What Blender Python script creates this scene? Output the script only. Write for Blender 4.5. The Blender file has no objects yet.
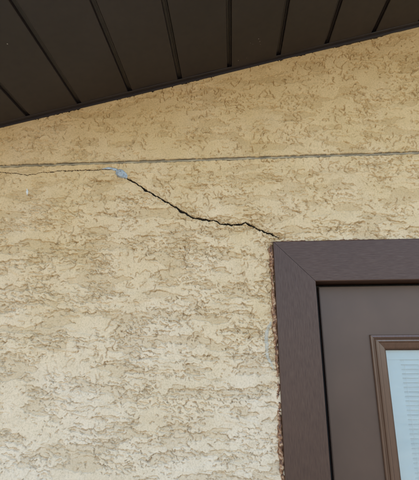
import bpy, bmesh, math, random
import numpy as np
from mathutils import Vector, Matrix

R = math.radians
random.seed(7)
scene = bpy.context.scene
COL = scene.collection

# ------------------------------------------------------------------ camera
PITCH, YAW, ROLL = R(14.528), R(3.120), R(-0.454)
fwd = Vector((-math.sin(YAW)*math.cos(PITCH), math.cos(YAW)*math.cos(PITCH), math.sin(PITCH)))
rt0 = Vector((math.cos(YAW), math.sin(YAW), 0))
up0 = rt0.cross(fwd)
rt = math.cos(ROLL)*rt0 + math.sin(ROLL)*up0
up = -math.sin(ROLL)*rt0 + math.cos(ROLL)*up0
cam_data = bpy.data.cameras.new('camera')
cam = bpy.data.objects.new('camera', cam_data)
COL.objects.link(cam)
m = Matrix.Identity(4)
for i in range(3):
    m[i][0], m[i][1], m[i][2] = rt[i], up[i], -fwd[i]
m[0][3], m[1][3], m[2][3] = 0.0, -1.2, 1.85
cam.matrix_world = m
cam_data.sensor_fit = 'HORIZONTAL'
cam_data.sensor_width = 36.0
cam_data.lens = 36.0*378.86/419.0
cam_data.clip_start = 0.02
cam_data.clip_end = 2000
scene.camera = cam

# ------------------------------------------------------------------ sky, sun, exposure
SUN_EL, SUN_AZ = R(46), R(-24)          # azimuth from +Y, clockwise: the sun stands behind the house
world = bpy.data.worlds.new('World')
scene.world = world
world.use_nodes = True
wn = world.node_tree
bg = wn.nodes['Background']
sky = wn.nodes.new('ShaderNodeTexSky')
sky.sky_type = 'NISHITA'
sky.sun_disc = False
sky.sun_elevation = SUN_EL
sky.sun_rotation = SUN_AZ
sky.air_density = 1.0
sky.dust_density = 1.0
sky.ozone_density = 1.0
wn.links.new(sky.outputs[0], bg.inputs[0])
bg.inputs[1].default_value = 0.15
sd = bpy.data.lights.new('sun', 'SUN')
sd.energy = 2.1
sd.angle = R(0.5)
sd.color = (1.0, 0.93, 0.82)
sun = bpy.data.objects.new('sun', sd)
COL.objects.link(sun)
sun.location = (-6, 4, 9)
tosun = Vector((math.sin(SUN_AZ)*math.cos(SUN_EL), math.cos(SUN_AZ)*math.cos(SUN_EL), math.sin(SUN_EL)))
sun.rotation_euler = tosun.to_track_quat('Z', 'Y').to_euler()
scene.view_settings.view_transform = 'Standard'
scene.view_settings.look = 'None'
scene.view_settings.gamma = 1.0
scene.view_settings.use_curve_mapping = False
scene.view_settings.exposure = 2.14
scene.cycles.max_bounces = 10
scene.cycles.diffuse_bounces = 6
scene.cycles.transparent_max_bounces = 12

# ------------------------------------------------------------------ helpers
def tag(o, label=None, cat=None, group=None, kind=None):
    if label: o['label'] = label
    if cat: o['category'] = cat
    if group: o['group'] = group
    if kind: o['kind'] = kind
    return o

def empty(name, loc):
    o = bpy.data.objects.new(name, None)
    COL.objects.link(o)
    o.location = loc
    o.empty_display_size = 0.1
    return o

def link(name, me, mat, parent=None, smooth=False):
    o = bpy.data.objects.new(name, me)
    COL.objects.link(o)
    if mat and not me.materials:
        me.materials.append(mat)
    if parent:
        o.parent = parent
        o.matrix_parent_inverse = Matrix.Translation(parent.location).inverted()
    if smooth:
        me.polygons.foreach_set('use_smooth', [True]*len(me.polygons))
    return o

def mesh(name, verts, faces):
    me = bpy.data.meshes.new(name)
    me.from_pydata([tuple(v) for v in verts], [], faces)
    bm = bmesh.new(); bm.from_mesh(me)
    bmesh.ops.recalc_face_normals(bm, faces=bm.faces)
    bm.to_mesh(me); bm.free()
    return me

def box(name, x0, x1, y0, y1, z0, z1, mat, parent=None, bevel=0.0):
    bm = bmesh.new()
    bmesh.ops.create_cube(bm, size=1.0)
    for v in bm.verts:
        v.co = Vector(((x0+x1)/2+v.co.x*(x1-x0), (y0+y1)/2+v.co.y*(y1-y0), (z0+z1)/2+v.co.z*(z1-z0)))
    if bevel:
        bmesh.ops.bevel(bm, geom=bm.edges[:], offset=bevel, segments=2, affect='EDGES')
    me = bpy.data.meshes.new(name); bm.to_mesh(me); bm.free()
    return link(name, me, mat, parent)

# numpy gradient noise ---------------------------------------------------
_rng = np.random.RandomState(42)
_ang = _rng.rand(256*256).astype(np.float32)*np.float32(2*np.pi)
_GX, _GY = np.cos(_ang), np.sin(_ang)

def gnoise(x, y, seed):
    x = np.asarray(x, np.float32); y = np.asarray(y, np.float32)
    x0 = np.floor(x); y0 = np.floor(y)
    fx = x-x0; fy = y-y0
    ix = x0.astype(np.int32)+seed*37; iy = y0.astype(np.int32)+seed*91
    ux = fx*fx*fx*(fx*(fx*6-15)+10); uy = fy*fy*fy*(fy*(fy*6-15)+10)
    def g(dx, dy):
        h = ((ix+dx) & 255)*256 + ((iy+dy) & 255)
        return _GX[h]*(fx-dx)+_GY[h]*(fy-dy)
    a = g(0, 0); a += (g(1, 0)-a)*ux
    b = g(0, 1); b += (g(1, 1)-b)*ux
    return (a+(b-a)*uy)*np.float32(1.5)

def fbm(x, y, seed, octv=4, gain=0.5):
    s = 0.0; a = 1.0; t = 0.0
    for o in range(octv):
        s = s + a*gnoise(x*2**o+o*17.3, y*2**o-o*9.7, seed+o*31)
        t += a; a *= gain
    return s/t*1.4

def sstep(a, b, x):
    t = np.clip((x-a)/(b-a), 0, 1)
    return t*t*(3-2*t)

# ------------------------------------------------------------------ materials
def newmat(name):
    mt = bpy.data.materials.new(name)
    mt.use_nodes = True
    nt = mt.node_tree
    return mt, nt, nt.nodes['Principled BSDF']

def N(nt, typ, **kw):
    n = nt.nodes.new(typ)
    for k, v in kw.items():
        if k in n.inputs: n.inputs[k].default_value = v
        else: setattr(n, k, v)
    return n

def ramp(nt, src, stops):
    r = nt.nodes.new('ShaderNodeValToRGB')
    els = r.color_ramp.elements
    while len(els) < len(stops): els.new(0.5)
    for e, (p, c) in zip(els, stops):
        e.position = p; e.color = (*c, 1)
    nt.links.new(src, r.inputs[0])
    return r.outputs[0]

def coords(nt, scale=(1, 1, 1)):
    tc = nt.nodes.new('ShaderNodeNewGeometry')
    mp = nt.nodes.new('ShaderNodeMapping')
    mp.inputs['Scale'].default_value = scale
    nt.links.new(tc.outputs['Position'], mp.inputs[0])
    return mp.outputs[0]

def noise(nt, vec, scale, detail=4, rough=0.55):
    n = nt.nodes.new('ShaderNodeTexNoise')
    n.inputs['Scale'].default_value = scale
    n.inputs['Detail'].default_value = detail
    n.inputs['Roughness'].default_value = rough
    nt.links.new(vec, n.inputs['Vector'])
    return n.outputs['Fac']

def mixc(nt, fac, a, b, mode='MIX'):
    mx = nt.nodes.new('ShaderNodeMix')
    mx.data_type = 'RGBA'; mx.blend_type = mode
    for sock, v in ((mx.inputs[0], fac), (mx.inputs[6], a), (mx.inputs[7], b)):
        if isinstance(v, (int, float)): sock.default_value = v
        elif isinstance(v, tuple): sock.default_value = (*v, 1)
        else: nt.links.new(v, sock)
    return mx.outputs[2]

def bump(nt, bsdf, src, strength, dist):
    b = nt.nodes.new('ShaderNodeBump')
    b.inputs['Strength'].default_value = strength
    b.inputs['Distance'].default_value = dist
    nt.links.new(src, b.inputs['Height'])
    nt.links.new(b.outputs[0], bsdf.inputs['Normal'])
    return b

def mat_stucco():
    mt, nt, b = newmat('cream_stucco')
    v = coords(nt)
    big = noise(nt, v, 2.6, 3)
    mid = noise(nt, v, 17, 5, 0.6)
    fine = noise(nt, v, 210, 4, 0.7)
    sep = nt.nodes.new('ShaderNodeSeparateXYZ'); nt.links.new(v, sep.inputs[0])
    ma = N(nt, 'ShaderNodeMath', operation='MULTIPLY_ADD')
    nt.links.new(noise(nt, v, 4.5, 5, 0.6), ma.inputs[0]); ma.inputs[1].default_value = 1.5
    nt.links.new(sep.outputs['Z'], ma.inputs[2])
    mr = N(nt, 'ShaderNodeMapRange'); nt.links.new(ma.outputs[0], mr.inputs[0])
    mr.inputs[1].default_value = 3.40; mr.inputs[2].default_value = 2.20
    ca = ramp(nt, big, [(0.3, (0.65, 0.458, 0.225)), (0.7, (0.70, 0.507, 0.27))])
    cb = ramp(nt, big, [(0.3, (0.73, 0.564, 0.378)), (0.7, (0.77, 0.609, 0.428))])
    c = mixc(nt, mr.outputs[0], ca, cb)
    c2 = ramp(nt, mid, [(0.33, (0.93, 0.915, 0.89)), (0.5, (1, 1, 1)), (0.72, (1.06, 1.07, 1.10))])
    c = mixc(nt, 0.8, c, c2, 'MULTIPLY')
    # thin trowelled finish coat is paler than the coarse coat it is dragged over
    at = nt.nodes.new('ShaderNodeAttribute'); at.attribute_name = 'coat'
    c3 = ramp(nt, at.outputs['Fac'], [(0.0, (0.885, 0.855, 0.80)), (1.0, (1.03, 1.03, 1.03))])
    c = mixc(nt, 1.0, c, c3, 'MULTIPLY')
    c4 = ramp(nt, fine, [(0.32, (0.76, 0.73, 0.68)), (0.50, (1.0, 1.0, 1.0)), (0.68, (1.07, 1.07, 1.08))])
    c = mixc(nt, 0.85, c, c4, 'MULTIPLY')
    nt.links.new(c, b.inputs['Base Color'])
    b.inputs['Roughness'].default_value = 0.85
    b.inputs['Specular IOR Level'].default_value = 0.25
    bump(nt, b, noise(nt, v, 380, 4, 0.75), 1.0, 0.0016)
    return mt

def mat_plain(name, col, rough, var=0.12, scale=40, bstr=0.2, bdist=0.0005, stretch=(1, 1, 1), spec=0.5):
    mt, nt, b = newmat(name)
    v = coords(nt, stretch)
    n = noise(nt, v, scale, 5, 0.6)
    lo = tuple(c*(1-var) for c in col); hi = tuple(min(1, c*(1+var)) for c in col)
    nt.links.new(ramp(nt, n, [(0.3, lo), (0.7, hi)]), b.inputs['Base Color'])
    b.inputs['Roughness'].default_value = rough
    b.inputs['Specular IOR Level'].default_value = spec
    if bstr: bump(nt, b, n, bstr, bdist)
    return mt

def mat_grain(name, stretch):
    mt, nt, b = newmat(name)
    v = coords(nt, stretch)
    n1 = noise(nt, v, 16, 6, 0.65)
    b.inputs['Specular IOR Level'].default_value = 0.38
    n2 = noise(nt, coords(nt), 5, 3)
    c = ramp(nt, n1, [(0.3, (0.056, 0.025, 0.014)), (0.52, (0.076, 0.036, 0.021)), (0.7, (0.092, 0.047, 0.029))])
    c = mixc(nt, 0.5, c, ramp(nt, n2, [(0.3, (0.85, 0.85, 0.85)), (0.7, (1.1, 1.08, 1.06))]), 'MULTIPLY')
    nt.links.new(c, b.inputs['Base Color'])
    nt.links.new(ramp(nt, n1, [(0.3, (0.55,)*3), (0.7, (0.40,)*3)]), b.inputs['Roughness'])
    bump(nt, b, n1, 0.5, 0.0008)
    return mt

M_STUCCO = mat_stucco()
M_CRACK = mat_plain('dark_base_coat', (0.060, 0.047, 0.033), 0.95, 0.4, 120, 0.6, 0.002)
M_HAIR = mat_plain('brown_base_coat', (0.15, 0.10, 0.055), 0.95, 0.4, 120, 0.6, 0.002)
M_JOINT = mat_plain('weathered_joint_metal', (0.31, 0.25, 0.16), 0.8, 0.5, 55, 0.4, 0.001, (0.4, 1, 1))
M_PATCH = mat_plain('blue_grey_sealant', (0.36, 0.40, 0.43), 0.55, 0.45, 90, 0.4, 0.002)
M_SMEAR = mat_plain('pale_grey_sealant', (0.50, 0.435, 0.33), 0.8, 0.2, 60, 0.4, 0.002)
M_SPECK = mat_plain('dusty_fleck', (0.30, 0.28, 0.25), 0.7, 0.1, 60, 0)
M_WHITE = mat_plain('white_paint_fleck', (0.72, 0.71, 0.68), 0.6, 0.1, 60, 0)
M_CORE = mat_plain('masonry', (0.35, 0.32, 0.28), 0.9)
M_GRAIN_V = mat_grain('brown_woodgrain_vertical', (24, 24, 2.2))
M_GRAIN_H = mat_grain('brown_woodgrain_horizontal', (2.2, 24, 24))
M_SLAB = mat_plain('brown_satin_door_paint', (0.100, 0.056, 0.036), 0.42, 0.09, 9, 0.05, 0.0006, (1, 1, 1), 0.36)
M_MOULD = mat_plain('brown_moulding', (0.115, 0.058, 0.033), 0.26, 0.14, 40, 0.1, 0.0004, (6, 6, 0.5))
M_RUBBER = mat_plain('black_rubber', (0.008, 0.008, 0.008), 0.7, 0.1, 40, 0)
M_BLIND = mat_plain('pale_blue_blind', (0.86, 0.87, 0.865), 0.5, 0.03, 20, 0)
M_GROUND = mat_plain('sandy_concrete', (0.27, 0.205, 0.13), 0.9, 0.2, 1.5, 0.3, 0.01)
M_ROOM = mat_plain('interior_plaster', (0.6, 0.6, 0.58), 0.9)
M_ROOF = mat_plain('roof_shingle_felt', (0.08, 0.07, 0.065), 0.9)

def mat_soffit():
    mt, nt, b = newmat('dark_brown_soffit_metal')
    v = coords(nt)
    n1 = noise(nt, v, 3.5, 3)
    n2 = noise(nt, v, 45, 4, 0.65)
    c = ramp(nt, n1, [(0.3, (0.0205, 0.0155, 0.0165)), (0.7, (0.029, 0.0222, 0.0235))])
    c = mixc(nt, 0.6, c, ramp(nt, n2, [(0.3, (0.85, 0.85, 0.85)), (0.72, (1.15, 1.13, 1.1))]), 'MULTIPLY')
    nt.links.new(c, b.inputs['Base Color'])
    nt.links.new(ramp(nt, n2, [(0.3, (0.5,)*3), (0.7, (0.42,)*3)]), b.inputs['Roughness'])
    bump(nt, b, noise(nt, v, 9, 2), 0.12, 0.004)
    return mt
M_SOFFIT = mat_soffit()

def mat_bead():
    mt, nt, b = newmat('brown_sealant_with_stucco_dust')
    v = coords(nt)
    n = noise(nt, v, 130, 4, 0.6)
    c = ramp(nt, n, [(0.40, (0.10, 0.042, 0.020)), (0.52, (0.28, 0.125, 0.052)), (0.64, (0.48, 0.32, 0.19))])
    nt.links.new(c, b.inputs['Base Color'])
    b.inputs['Roughness'].default_value = 0.65
    bump(nt, b, n, 0.5, 0.002)
    return mt
M_BEAD = mat_bead()

def mat_glass():
    mt, nt, b = newmat('tinted_glass')
    out = nt.nodes['Material Output']
    nt.nodes.remove(b)
    tr = N(nt, 'ShaderNodeBsdfTransparent'); tr.inputs[0].default_value = (0.93, 0.98, 1.0, 1)
    gl = N(nt, 'ShaderNodeBsdfGlossy'); gl.inputs['Roughness'].default_value = 0.0
    gl.inputs['Color'].default_value = (0.85, 0.95, 1, 1)
    fr = N(nt, 'ShaderNodeFresnel'); fr.inputs['IOR'].default_value = 2.0
    mx = N(nt, 'ShaderNodeMixShader')
    nt.links.new(fr.outputs[0], mx.inputs[0])
    nt.links.new(tr.outputs[0], mx.inputs[1]); nt.links.new(gl.outputs[0], mx.inputs[2])
    nt.links.new(mx.outputs[0], out.inputs[0])
    return mt
M_GLASS = mat_glass()

# ------------------------------------------------------------------ setting
SLOPE = 0.2287
def rake(x): return 2.8008 + SLOPE*x          # height at which the soffit meets the wall
DX0, DX1, DZ1 = 0.2615, 1.229, 2.020          # door opening

g = mesh('ground', [(-150, -300, 0), (150, -300, 0), (150, 100, 0), (-150, 100, 0)], [(0, 1, 2, 3)])
tag(link('ground', g, M_GROUND), kind='structure')

# unseen rest of the house, added wide so it blocks the sun
hv = []
for y in (0.245, 9.0):
    hv += [(-2.62, y, 0), (8.0, y, 0), (8.0, y, 2.16), (2.62, y, rake(2.62)), (-2.62, y, rake(-2.62))]
hv += [(-2.62, 0.245, 0)]
hm = mesh('unseen_house_body', hv[:10], [(5, 6, 7, 8, 9), (0, 4, 9, 5), (4, 3, 8, 9), (3, 2, 7, 8), (2, 1, 6, 7)])
tag(link('unseen_house_body', hm, M_CORE), kind='structure')
hm2 = mesh('house_front', [(2.605, 0.0, 0), (8.0, 0.0, 0), (8.0, 0.0, 2.17), (2.605, 0.0, rake(2.605))], [(0, 1, 2, 3)])
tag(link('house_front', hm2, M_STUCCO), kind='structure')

# ------------------------------------------------------------------ stucco wall
CRACK1 = [(-1.25, 2.432), (-0.95, 2.428), (-0.809, 2.426), (-0.754, 2.42), (-0.709, 2.413), (-0.68, 2.414), (-0.645, 2.422),
          (-0.591, 2.424), (-0.519, 2.426), (-0.448, 2.427), (-0.400, 2.424), (-0.372, 2.408)]
CRACK2 = [(-0.372, 2.404), (-0.354, 2.390), (-0.299, 2.357), (-0.242, 2.316), (-0.189, 2.283), (-0.145, 2.253), (-0.121, 2.240),
          (-0.088, 2.234), (-0.048, 2.228), (-0.028, 2.215), (0.018, 2.210), (0.055, 2.215), (0.084, 2.202),
          (0.116, 2.184), (0.141, 2.177), (0.160, 2.164)]

def poly_dist(x, z, pts, wid):
    best = np.full(x.shape, 9.0, np.float32); w = np.zeros(x.shape, np.float32)
    for i in range(len(pts)-1):
        (ax, az), (bx_, bz) = pts[i], pts[i+1]
        dx, dz = bx_-ax, bz-az
        t = np.clip(((x-ax)*dx+(z-az)*dz)/(dx*dx+dz*dz), 0, 1)
        d = np.hypot(x-ax-t*dx, z-az-t*dz)
        k = d < best
        best = np.where(k, d, best)
        w = np.where(k, wid[i]+(wid[i+1]-wid[i])*t, w)
    return best, w

def metric(e, xs, zs):
    """signed field -> rough signed distance in metres to its zero line, and 1 where the high side lies above the edge"""
    gx, gz = np.gradient(e, xs, zs)
    gl = np.sqrt(gx*gx+gz*gz+16.0)
    return (e/gl).astype(np.float32), (0.30+0.70*sstep(-0.5, 0.35, gz/gl)).astype(np.float32)

def relief(x, z, xs, zs):
    """height of the troweled stucco in metres above the wall plane, and the finish-coat cover 0..1"""
    wx = x + 0.010*fbm(x/0.05, z/0.05, 11, 3) + 0.0042*fbm(x/0.015, z/0.013, 12, 2)
    wz = z + 0.006*fbm(x/0.05, z/0.04, 13, 3) + 0.0034*fbm(x/0.014, z/0.013, 14, 2)
    lo = fbm(x/0.30, z/0.16, 22, 3)
    zz = z + 0.09*lo + 0.08*sstep(0.05, 0.22, x)*sstep(2.10, 2.22, z)
    band = sstep(2.22, 2.36, zz)                      # calm troweled band at the top
    calm = sstep(1.86, 1.62, zz)                      # broad smooth plateaus near the bottom
    patch = fbm(x/0.20, z/0.10, 23, 3)
    brk = sstep(-0.30, 0.20, gnoise(x/0.045, z/0.022, 24))              # torn edges come and go
    h = 0.0028*fbm(x/0.35, z/0.3, 21, 2)
    # broad smears of finish coat with ragged torn edges
    e1 = fbm(wx/0.125, wz/0.038, 31, 4, 0.5) + 0.12 + 0.36*patch + 0.06*calm + 0.08*band
    d, lip = metric(e1, xs, zs)
    p1 = sstep(-0.0018, 0.0010, d)
    g1 = sstep(-0.0046, -0.0018, d)*sstep(0.0006, -0.0012, d)*brk*lip
    # dragged ledges, nearly horizontal
    e2 = fbm(wx/0.085, wz/0.0145+0.05*x/0.0145, 41, 3, 0.5) + 0.22
    m2 = sstep(0.02, 0.22, fbm(x/0.24, z/0.09, 43, 3)+0.06-0.12*calm-0.45*band)
    d, lip = metric(e2, xs, zs)
    p2 = sstep(-0.0018, 0.0010, d)
    g2 = sstep(-0.0040, -0.0016, d)*sstep(0.0006, -0.0012, d)*(1.2-brk)*lip
    # rows of short drag marks and pits where the trowel skipped
    row = 0.20*np.sin((wz+0.10*wx)*2*np.pi/0.0165)
    n4 = fbm(wx/0.0150+0.40*wz/0.0090, wz/0.0090, 61, 3, 0.5) + row
    m4 = sstep(-0.02, 0.12, fbm(x/0.19, z/0.075, 62, 4)+0.02*calm-0.16*band)
    d, lip = metric(n4-0.21, xs, zs)
    p4 = sstep(-0.0003, 0.0010, d)*m4
    # thin torn lines, steeper on the band
    d = np.abs(metric(fbm(wx/0.042, wz/0.050, 51, 3, 0.5), xs, zs)[0])
    m3 = sstep(0.04, 0.16, fbm(x/0.19, z/0.12, 52, 3)+(0.05+0.25*sstep(-0.3, 0.35, x))*band-0.12*calm)
    p3 = sstep(0.0023, 0.0007, d)*m3*sstep(-0.20, 0.12, gnoise(x/0.026, z/0.024, 53))
    # isolated pock marks
    p6 = sstep(0.42, 0.56, fbm(wx/0.014, wz/0.011, 65, 2))*sstep(-0.1, 0.2, gnoise(x/0.09, z/0.06, 66))
    soft = 1-0.50*band
    h = h + soft*(0.0030*p1 - 0.0042*g1)
    h = h + m2*(0.0026*p2 - 0.0040*g2)
    h = h - p4*(0.0045+0.0014*gnoise(x/0.02, z/0.02, 64))*(1-0.35*band)
    h = h - 0.0048*p3*(1-0.6*calm) - 0.0050*p6
    h = h + 0.00055*fbm(x/0.010, z/0.0075, 71, 2)*(1.35-p1)
    cover = np.clip((0.25+0.75*p1)*(1-0.35*p4)*(1-0.3*m2*(1-p2)), 0, 1)
    return h, cover

def axis(bounds):
    """bounds: [(start, end, step)]"""
    out = []
    for a, b, s in bounds:
        n = max(1, int(round((b-a)/s)))
        out.append(np.linspace(a, b, n, endpoint=False))
    out.append(np.array([bounds[-1][1]]))
    return np.concatenate(out)

JZ = 2.4505
xs = axis([(-2.6, -1.2, 0.012), (-1.2, -0.9, 0.004), (-0.9, -0.42, 0.0014), (-0.42, 0.18, 0.0011), (0.18, 0.75, 0.0014), (0.75, 1.1, 0.004), (1.1, 2.6, 0.012)])
zs = axis([(0.0, 1.0, 0.012), (1.0, 1.4, 0.004), (1.4, 2.15, 0.0014), (2.15, 2.465, 0.0011), (2.465, 2.99, 0.0014), (2.99, 3.45, 0.008)])
X, Z = np.meshgrid(xs.astype(np.float32), zs.astype(np.float32), indexing='ij')
nx, nz = X.shape
H, COAT = relief(X, Z, xs, zs)
HREL = H.copy()
# control joint recess
jw = 0.0018*fbm(X/0.05, Z*0, 81, 4)
jd = np.abs(Z-JZ-jw)+0.0024*fbm(X/0.012, Z/0.012, 83, 2)
H = H*sstep(0.002, 0.016, jd) + 0.0012*(1-sstep(0.004, 0.02, jd)) - 0.0075*sstep(0.0064, 0.0046, jd)
# cracks
cx = X + 0.004*fbm(X/0.03, Z/0.03, 91, 2, 0.5); cz = Z + 0.0045*fbm(X/0.028, Z/0.028, 92, 3, 0.5)
W2 = [0.0022, 0.0028, 0.0026, 0.0027, 0.0026, 0.0030, 0.0036, 0.0030, 0.0028, 0.0032, 0.0030, 0.0026, 0.0028, 0.0026, 0.0024, 0.0016]
W1 = [0.7*q for q in [0.0004, 0.0004, 0.0005, 0.0006, 0.0008, 0.0008, 0.0008, 0.0009, 0.0010, 0.0010, 0.0011, 0.0012]]
d1, w1 = poly_dist(cx, cz, CRACK1, W1)
d2, w2 = poly_dist(cx, cz, CRACK2, W2)
w2 = 0.62*w2*(1+0.7*gnoise(X/0.024, Z/0.024, 95)); w1 = w1*(1+0.5*gnoise(X/0.03, Z/0.03, 96))
k1 = sstep(w1+0.0011, w1-0.0002, d1); k2 = sstep(w2+0.0012, w2-0.0004, d2)
# the lower lip of the crack is chipped
H = H - 0.0042*sstep(0.0095, 0.0065, d2+0.003*gnoise(X/0.008, Z/0.008, 94))*sstep(0.0, 0.18, gnoise(X/0.020, Z/0.014, 97))
H = H - 0.007*k1 - 0.018*k2
# ragged ending against the door casing and a lip under the soffit
rk = rake(X)-Z
H = np.where(rk < 0.02, np.minimum(H, 0.0022), H)
H = H + 0.0015*sstep(0.030, 0.012, np.abs(rk-0.018)+0.004*gnoise(X/0.03, Z/0.03, 98))
de = np.minimum(np.maximum(0.139-X, 0)+np.maximum(Z-2.1425, 0)*0+np.where(Z > 2.1425, 9, 0), np.where(X > 0.13, np.maximum(Z-2.1425, 0), 9))
H = H + 0.003*sstep(0.02, 0.004, de+0.006*gnoise(X/0.02, Z/0.02, 99))

stucco = tag(empty('stucco_wall', (0, 0, 0)), 'cream troweled stucco gable wall with a long diagonal crack', 'wall', kind='thing')
idx = np.arange(nx*nz).reshape(nx, nz)
xc = (X[:-1, :-1]+X[1:, 1:])/2; zc = (Z[:-1, :-1]+Z[1:, 1:])/2
keep = (zc < rake(xc)+0.03) & ~((xc > 0.146) & (xc < 1.344) & (zc < 2.133))
k1c = (k1[:-1, :-1]+k1[1:, 1:]+k1[1:, :-1]+k1[:-1, 1:])/4
k2c = (k2[:-1, :-1]+k2[1:, 1:]+k2[1:, :-1]+k2[:-1, 1:])/4
is2 = k2c > 0.22
is1 = (k1c > 0.42) & ~is2
co = np.stack([X, -H, Z], -1).reshape(-1, 3).astype(np.float32)
coat = COAT.reshape(-1).astype(np.float32)

def grid_mesh(name, sel, mat):
    ii, kk = np.nonzero(sel)
    q = np.stack([idx[ii, kk], idx[ii+1, kk], idx[ii+1, kk+1], idx[ii, kk+1]], -1)
    used, inv = np.unique(q.reshape(-1), return_inverse=True)
    me = bpy.data.meshes.new(name)
    nf = len(q)
    me.vertices.add(len(used)); me.vertices.foreach_set('co', co[used].reshape(-1))
    me.loops.add(nf*4); me.loops.foreach_set('vertex_index', inv.astype(np.int32))
    me.polygons.add(nf)
    me.polygons.foreach_set('loop_start', np.arange(0, nf*4, 4, dtype=np.int32))
    me.update(calc_edges=True)
    a = me.attributes.new('coat', 'FLOAT', 'POINT'); a.data.foreach_set('value', coat[used])
    me.polygons.foreach_set('use_smooth', np.ones(nf, dtype=bool))
    me.update()
    return link(name, me, mat, stucco)

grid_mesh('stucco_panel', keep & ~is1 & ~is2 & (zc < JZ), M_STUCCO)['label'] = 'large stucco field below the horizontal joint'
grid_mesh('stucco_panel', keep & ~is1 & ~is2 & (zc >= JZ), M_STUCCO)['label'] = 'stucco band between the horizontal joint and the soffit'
grid_mesh('crack', keep & is2, M_CRACK)['label'] = 'wide dark crack running diagonally to the door corner'
grid_mesh('crack', keep & is1, M_HAIR)['label'] = 'hairline crack just below the horizontal joint'

# metal strip in the control joint
pts = []; faces = []
jx = np.linspace(-2.6, 2.6, 1400)
w = 0.0018*fbm(jx/0.05, jx*0, 81, 4)
d = 0.0010*fbm(jx/0.03, jx*0+5, 82, 3)-0.0006
prof = [(-0.0012, -0.0060), (0.0010, -0.0050), (0.0014, -0.0034), (0.0008, 0.0004), (-0.0060, 0.0012), (-0.0062, 0.0038), (-0.0014, 0.0046), (-0.0016, 0.0058)]
for i, x in enumerate(jx):
    for (py, pz) in prof:
        pts.append((x, -(py+d[i]), JZ+pz+w[i]))
n = len(prof)
for i in range(len(jx)-1):
    for j in range(n-1):
        faces.append((i*n+j, (i+1)*n+j, (i+1)*n+j+1, i*n+j+1))
link('control_joint', mesh('control_joint', pts, faces), M_JOINT, stucco)

# the masonry behind the stucco, with the door opening left free
for (x0, x1, z0, z1) in ((-2.6, DX0, 0, 2.56), (DX1, 2.6, 0, 2.56), (DX0, DX1, DZ1, 2.56)):
    box('wall_core', x0, x1, 0.035, 0.24, z0, z1, M_CORE, stucco)
v = [(-2.6, y, 2.56) for y in (0.035, 0.24)] + [(2.6, y, 2.56) for y in (0.035, 0.24)] + \
    [(2.6, y, rake(2.6)+0.02) for y in (0.035, 0.24)] + [(-2.6, y, 2.5605) for y in (0.035, 0.24)]
link('wall_core', mesh('wall_core', v, [(0, 2, 4, 6), (1, 3, 5, 7), (0, 1, 3, 2), (2, 3, 5, 4), (4, 5, 7, 6)]), M_CORE, stucco)

def wall_h(x, z):
    i = min(nx-1, int(np.searchsorted(xs, x))); k = min(nz-1, int(np.searchsorted(zs, z)))
    return float(HREL[i, k])

def blob(name, outline, thick, mat, parent, rings=9, seed=3, lump=0.35):
    """a lump of sealant pressed on the wall"""
    n = 56
    P = [Vector(p) for p in outline]
    seg = [(P[i], P[(i+1) % len(P)]) for i in range(len(P))]
    L = [(b-a).length for a, b in seg]; T = sum(L)
    ring = []
    for k in range(n):
        s = T*k/n; i = 0
        while s > L[i]: s -= L[i]; i += 1
        ring.append(seg[i][0].lerp(seg[i][1], s/L[i]))
    c = sum(ring, Vector((0, 0)))/n
    verts = []; faces = []
    for r in range(rings):
        f = 1-r/rings
        for k in range(n):
            q = c+(ring[k]-c)*f
            nn = float(fbm(np.array([q.x/0.012]), np.array([q.y/0.009]), seed, 3)[0])
            hgt = thick*math.sqrt(max(0, 1-f**3))*(1+lump*nn) + 0.0002
            if r == 0: hgt = -0.004
            verts.append((q.x, -(wall_h(q.x, q.y)*0.7+0.0012+hgt), q.y))
    verts.append((c.x, -(wall_h(c.x, c.y)*0.7+0.0012+thick), c.y))
    for r in range(rings-1):
        for k in range(n):
            k2_ = (k+1) % n
            faces.append((r*n+k, r*n+k2_, (r+1)*n+k2_, (r+1)*n+k))
    for k in range(n): faces.append(((rings-1)*n+k, (rings-1)*n+(k+1) % n, rings*n))
    return link(name, mesh(name, verts, faces), mat, parent, True)

def bead(name, path, rad, mat, parent, seed=1, squash=0.6, rough=0.5, wl=0.016, base=None, nseg=10, step=0.003):
    """a hand-run line of sealant; path in wall x, z"""
    P = [Vector(p) for p in path]
    pts = []
    for a, b in zip(P[:-1], P[1:]):
        n_ = max(1, int((b-a).length/step))
        for i in range(n_): pts.append((a.lerp(b, i/n_), (b-a).normalized()))
    pts.append((P[-1], (P[-1]-P[-2]).normalized()))
    verts = []; faces = []; s = 0.0
    tot = len(pts)
    for i, (p, t) in enumerate(pts):
        nrm = Vector((-t.y, t.x))
        endf = min(1.0, (i+0.3)/6, (tot-i-0.7)/6)
        for j in range(nseg):
            a = 2*math.pi*j/nseg
            nn = float(fbm(np.array([i*step/wl+seed*7.1]), np.array([j*0.9/nseg*2+seed]), seed, 3)[0])
            r_ = rad*max(0.1, endf)*max(0.25, 1+rough*nn+0.55*rough*math.sin(i*step/wl*0.31+1.3*math.sin(i*step/wl*0.13+seed)))
            q = p+nrm*(math.cos(a)*r_ + 0.25*rad*math.sin(i*step/wl*1.7))
            y0 = base if base is not None else wall_h(q.x, q.y)
            verts.append((q.x, -(y0+math.sin(a)*r_*squash), q.y))
    for i in range(tot-1):
        for j in range(nseg):
            j2 = (j+1) % nseg
            faces.append((i*nseg+j, i*nseg+j2, (i+1)*nseg+j2, (i+1)*nseg+j))
    return link(name, mesh(name, verts, faces), mat, parent, True)

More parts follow.
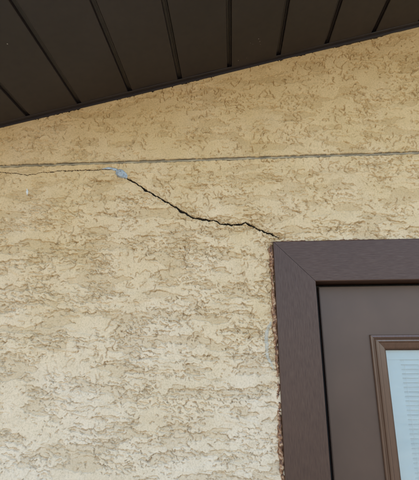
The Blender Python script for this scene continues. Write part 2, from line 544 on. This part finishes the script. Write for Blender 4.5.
blob('sealant_patch', [(-0.378, 2.424), (-0.366, 2.420), (-0.352, 2.407), (-0.346, 2.397), (-0.351, 2.386), (-0.366, 2.388),
                       (-0.382, 2.394), (-0.392, 2.405), (-0.391, 2.416)], 0.008, M_PATCH, stucco, lump=0.7)['label'] = 'blue grey dab of sealant on the crack'
bead('sealant_patch', [(-0.442, 2.4275), (-0.425, 2.4285), (-0.405, 2.428), (-0.388, 2.422), (-0.376, 2.412)], 0.0055, M_PATCH, stucco, seed=4, squash=0.7)['label'] = 'blue grey ridge of sealant trailing left of the dab'
bead('hole_shade_spot', [(-0.3745, 2.4105), (-0.371, 2.4085), (-0.3675, 2.4065)], 0.0022, M_CRACK, stucco, seed=8, squash=0.5, base=0.0100)['label'] = 'small dark spot on the sealant dab standing for the shade of a hole'  # raised dark bead, its colour stands in for the shade inside a hole
bead('sealant_smear', [(0.124, 1.902), (0.112, 1.880), (0.1055, 1.852), (0.1045, 1.822), (0.109, 1.790), (0.118, 1.768), (0.126, 1.752)], 0.0046, M_SMEAR, stucco, seed=6, squash=0.45)['label'] = 'thin grey curve of sealant beside the door casing'
bead('paint_drip', [(-0.703, 2.361), (-0.7035, 2.352), (-0.702, 2.343), (-0.703, 2.336)], 0.0055, M_WHITE, stucco, seed=9, squash=0.9)['label'] = 'short white drip on the stucco'

# ------------------------------------------------------------------ roof overhang
OVER = 0.78
over = tag(empty('roof_overhang', (0, 0, 2.8)), 'dark brown ribbed metal soffit sloping up above the stucco wall', 'soffit')
SEAMS = [-0.721, -0.535, -0.350, -0.168, 0.013, 0.192, 0.368, 0.540, 0.710]     # grooves, as the panels were fitted
SEAMS = [SEAMS[0]-0.184*k for k in range(10, 0, -1)] + SEAMS + [SEAMS[-1]+0.174*k for k in range(1, 11)]
gw, gd = 0.0085, 0.011          # half width and depth of the groove between two panels
prof = [(0.0, gd), (0.0018, gd-0.0035), (0.0052, gd-0.0032), (0.0062, gd-0.0005), (gw-0.0008, gd-0.0005), (gw, 0.0012), (gw+0.0016, 0.0)]
rnd = random.Random(5)
for k in range(len(SEAMS)-1):
    x0 = SEAMS[k]; PITCHX = SEAMS[k+1]-x0
    right = [(PITCHX-gw-0.0016, 0.0), (PITCHX-gw, 0.0012), (PITCHX-gw+0.0012, gd), (PITCHX, gd)]
    flat = [(gw+0.0016+(PITCHX-2*gw-0.0032)*i/6, 0.0) for i in range(1, 6)]
    cs = prof+flat+right
    tilt = rnd.uniform(-0.0009, 0.0009); sag = rnd.uniform(-0.001, 0.0012); lift = rnd.uniform(-0.0005, 0.0005)
    verts = []; faces = []
    ny = 14
    for iy in range(ny+1):
        y = 0.02-(OVER+0.02)*iy/ny
        for (u, dz) in cs:
            uu = u/PITCHX
            wave = sag*math.sin(math.pi*uu)*(0.6+0.4*math.sin(iy*0.9+k)) if dz == 0 else 0
            verts.append((x0+u+0.0002, y, rake(x0+u)+dz+wave+lift+tilt*uu))
    n = len(cs)
    for iy in range(ny):
        for j in range(n-1):
            faces.append((iy*n+j, iy*n+j+1, (iy+1)*n+j+1, (iy+1)*n+j))
    link('soffit_panel', mesh('soffit_panel', verts, faces), M_SOFFIT, over)

# channel where the soffit meets the wall
tp = [(0.004, -0.0100), (-0.0055, -0.0095), (-0.0065, -0.0085), (-0.0068, -0.0020), (-0.0200, -0.0014), (-0.0205, 0.0006)]
verts = []; faces = []
jx = np.linspace(-2.6, 2.6, 260)
for x in jx:
    wv = 0.0009*math.sin(x*9.0)+0.0006*math.sin(x*31+1)
    for (py, pz) in tp: verts.append((x, py+wv*0.6, rake(x)+pz+wv*0.5))
n = len(tp)
for i in range(len(jx)-1):
    for j in range(n-1): faces.append((i*n+j, i*n+j+1, (i+1)*n+j+1, (i+1)*n+j))
link('wall_channel', mesh('wall_channel', verts, faces), M_SOFFIT, over)
def sloped(name, x0, x1, y0, y1, dz0, dz1, mat):
    v = [(x, y, rake(x)+dz) for x in (x0, x1) for y in (y0, y1) for dz in (dz0, dz1)]
    f = [(0, 1, 3, 2), (4, 5, 7, 6), (0, 1, 5, 4), (2, 3, 7, 6), (0, 2, 6, 4), (1, 3, 7, 5)]
    return link(name, mesh(name, v, f), mat, over)
sloped('fascia_board', -2.7, 2.62, -OVER-0.022, -OVER-0.002, -0.012, 0.19, M_SOFFIT)
sloped('roof_deck', -2.75, 2.62, -OVER-0.03, 9.2, 0.192, 0.225, M_ROOF)
# specks of paint on the soffit
for (x, y) in ((0.085, -0.115), (0.112, -0.125), (0.120, -0.098), (0.045, -0.045), (0.075, -0.047), (0.094, -0.107),
               (-0.615, -0.335), (0.117, -0.112)):
    bm = bmesh.new()
    bmesh.ops.create_icosphere(bm, subdivisions=1, radius=1)
    s = rnd.uniform(0.0012, 0.0024)
    for q in bm.verts: q.co = Vector((x+q.co.x*s*rnd.uniform(.7, 1.2), y+q.co.y*s*rnd.uniform(.7, 1.3), rake(x)-0.0002+q.co.z*0.0009))
    me = bpy.data.meshes.new('paint_fleck'); bm.to_mesh(me); bm.free()
    link('paint_fleck', me, M_SPECK, over)

# ------------------------------------------------------------------ framed pieces
def frame_side(name, side, rect, prof, yface, mat, parent, gap=0.0, zk=1.0):
    """one mitred side of a rectangular frame. rect = outer x0, x1, z0, z1; prof = (inset from the outer edge, height above yface)"""
    x0, x1, z0, z1 = rect
    verts = []; faces = []
    n = len(prof)
    for e in (0, 1):
        for (dd, hh) in prof:
            g_ = gap if e == 0 else -gap
            if side == 'left': p = (x0+dd, (z0+dd if z0 > 0.01 else z0) if e == 0 else z1-dd*zk-gap)
            elif side == 'right': p = (x1-dd, (z0+dd if z0 > 0.01 else z0) if e == 0 else z1-dd*zk-gap)
            elif side == 'top': p = ((x0+dd+gap) if e == 0 else (x1-dd-gap), z1-dd*zk)
            else: p = ((x0+dd+gap) if e == 0 else (x1-dd-gap), z0+dd)
            verts.append((p[0], yface-hh, p[1]))
    for j in range(n-1): faces.append((j, j+1, n+j+1, n+j))
    faces.append(tuple(range(n))); faces.append(tuple(range(n, 2*n)))
    me = mesh(name, verts, faces)
    return link(name, me, mat, parent)

CX0, CX1, CZ1 = 0.1385, 1.352, 2.1425
CW = 0.1250
ZK = 0.130/CW
frame = tag(empty('door_surround', (0.745, 0, 0)), 'wide dark brown woodgrain door casing with mitred corner', 'door casing', kind='thing')
cp = [(0.0, -0.02), (0.0, 0.0155), (0.0008, 0.0172), (0.0025, 0.018), (CW-0.003, 0.018), (CW-0.001, 0.0172), (CW, 0.0150), (CW, -0.085), (CW-0.02, -0.085)]
frame_side('side_casing', 'left', (CX0, CX1, 0.0, CZ1+0.005), cp, 0.0, M_GRAIN_V, frame, gap=0.0006, zk=ZK)
frame_side('side_casing', 'right', (CX0, CX1, 0.0, CZ1+0.005), cp, 0.0, M_GRAIN_V, frame, gap=0.0006, zk=ZK)
frame_side('head_casing', 'top', (CX0, CX1, 0.0, CZ1+0.005), cp, 0.0, M_GRAIN_H, frame, gap=0.0006, zk=ZK)
box('weatherstrip', DX0+0.0022, 0.300, 0.074, 0.084, 0.02, 2.0150, M_RUBBER, frame)
box('weatherstrip', 1.190, DX1-0.0022, 0.074, 0.084, 0.02, 2.0150, M_RUBBER, frame)
box('weatherstrip', 0.3005, 1.1895, 0.074, 0.084, 1.998, 2.0152, M_RUBBER, frame)
box('threshold', CX0+CW, CX1-CW, -0.04, 0.13, 0.001, 0.019, M_JOINT, frame, 0.003)
o = bead('sealant_bead', [(0.1335, 1.0), (0.1340, 1.30), (0.1322, 1.55), (0.1342, 1.75), (0.1327, 1.95), (0.1335, 2.08), (0.1318, 2.142)], 0.0062, M_BEAD, frame, seed=2, squash=1.0, rough=0.6, wl=0.013, base=0.006)
o['label'] = 'lumpy brown bead flecked with stucco down the casing edge'
bead('sealant_bead', [(0.128, 2.1475), (0.35, 2.1480), (0.6, 2.1472), (0.9, 2.1482), (1.35, 2.1475)], 0.0030, M_BEAD, frame, seed=5, squash=1.4, rough=0.8, wl=0.012, base=0.006)['label'] = 'thin ragged brown bead along the top of the casing'

# ------------------------------------------------------------------ door leaf
door = tag(empty('door', (0.745, 0.07, 0.02)), 'smooth brown door with a moulded glass panel inside the casing', 'door', kind='thing')
SX0, SX1, SZ0, SZ1, SY = 0.2868, 1.2002, 0.022, 2.0083, 0.050
LX0, LX1, LZ0, LZ1 = 0.431, 1.060, 0.26, 1.856
lw = 0.030
ox0, ox1, oz0, oz1 = LX0+lw, LX1-lw, LZ0+lw, LZ1-lw
bm = bmesh.new()
def ring_verts(y): 
    return [bm.verts.new((x, y, z)) for x, z in ((SX0, SZ0), (SX1, SZ0), (SX1, SZ1), (SX0, SZ1))], [bm.verts.new((x, y, z)) for x, z in ((ox0, oz0), (ox1, oz0), (ox1, oz1), (ox0, oz1))]
fo, fi = ring_verts(SY); bo, bi = ring_verts(SY+0.045)
for i in range(4):
    j = (i+1) % 4
    bm.faces.new((fo[i], fo[j], fi[j], fi[i])); bm.faces.new((bo[i], bo[j], bi[j], bi[i]))
    bm.faces.new((fo[i], fo[j], bo[j], bo[i])); bm.faces.new((fi[i], fi[j], bi[j], bi[i]))
bmesh.ops.recalc_face_normals(bm, faces=bm.faces)
bmesh.ops.bevel(bm, geom=[e for e in bm.edges if all(abs(v.co.y-SY) < 1e-5 and (v.co.x in (fo[0].co.x, fo[1].co.x)) for v in e.verts)], offset=0.002, segments=2, affect='EDGES')
me = bpy.data.meshes.new('slab'); bm.to_mesh(me); bm.free()
link('slab', me, M_SLAB, door)
mp = [(0.0, -0.002), (0.0, 0.0050), (0.0015, 0.0068), (0.0065, 0.0078), (0.0085, 0.0066), (0.0105, 0.0082), (0.0125, 0.0128), (0.0155, 0.0152),
      (0.0190, 0.0155), (0.0215, 0.0140), (0.0232, 0.0118), (0.0300, 0.0098), (0.0385, 0.0070), (0.0420, 0.0040), (0.0455, -0.0030), (0.0470, -0.0095), (0.0420, -0.0095)]
lite = link('lite_frame', mesh('lite_frame', [(ox0, SY+0.02, oz0), (ox0+.001, SY+0.02, oz0), (ox0, SY+0.02, oz0+.001)], [(0, 1, 2)]), M_MOULD, door) if False else None
for s, nm in (('left', 'lite_moulding'), ('right', 'lite_moulding'), ('top', 'lite_moulding'), ('bottom', 'lite_moulding')):
    frame_side(nm, s, (LX0, LX1, LZ0, LZ1), mp, SY, M_MOULD, door, gap=0.0002)
box('glass_pane', LX0+0.042, LX1-0.042, SY+0.010, SY+0.014, LZ0+0.042, LZ1-0.042, M_GLASS, door)

# ------------------------------------------------------------------ blind behind the glass
blind = tag(empty('window_blind', (0.745, 0.085, 0.3)), 'pale blue slatted blind seen through the door glass', 'blind')
BY = 0.088
box('head_rail', 0.462, 1.03, BY-0.010, BY+0.010, 1.780, 1.825, M_BLIND, blind, 0.002)
box('side_channel', 0.462, 0.5285, BY-0.008, BY+0.010, 0.29, 1.7795, M_BLIND, blind, 0.0015)
box('side_channel', 0.985, 1.03, BY-0.008, BY+0.010, 0.29, 1.7795, M_BLIND, blind, 0.0015)
verts = []; faces = []
n = 6; wd = 0.0150; tilt = R(66)
for x in (0.530, 0.984):
    for i in range(n+1):
        t = (i/n-0.5)*wd
        cam_ = 0.0012*(1-(2*i/n-1)**2)
        verts.append((x, t*math.cos(tilt)-cam_*math.sin(tilt), t*math.sin(tilt)+cam_*math.cos(tilt)))
for i in range(n): faces.append((i, i+1, n+1+i+1, n+1+i))
sm = mesh('slat', verts, faces); sm.materials.append(M_BLIND)
sm.polygons.foreach_set('use_smooth', [True]*len(sm.polygons))
z = 1.772
while z > 0.31:
    s_ = bpy.data.objects.new('slat', sm); COL.objects.link(s_)
    s_.parent = blind; s_.matrix_parent_inverse = Matrix.Translation(blind.location).inverted()
    s_.location = (0, BY+0.001, z)
    z -= 0.0132
box('bottom_rail', 0.530, 0.984, BY-0.006, BY+0.006, 0.292, 0.306, M_BLIND, blind, 0.002)
for lx in (0.540, 0.757, 0.974):
    box('ladder_cord', lx-0.0004, lx+0.0004, BY-0.0082, BY-0.0076, 0.30, 1.779, M_BLIND, blind)

# ------------------------------------------------------------------ room behind the door
bm = bmesh.new()
bmesh.ops.create_cube(bm, size=1.0)
for q in bm.verts: q.co = Vector((q.co.x*5.0, 2.245+q.co.y*4.0, 1.27+q.co.z*2.55))
bmesh.ops.delete(bm, geom=[f for f in bm.faces if f.normal.y < -0.5], context='FACES')
me = bpy.data.meshes.new('interior_room'); bm.to_mesh(me); bm.free()
tag(link('interior_room', me, M_ROOM), kind='structure')
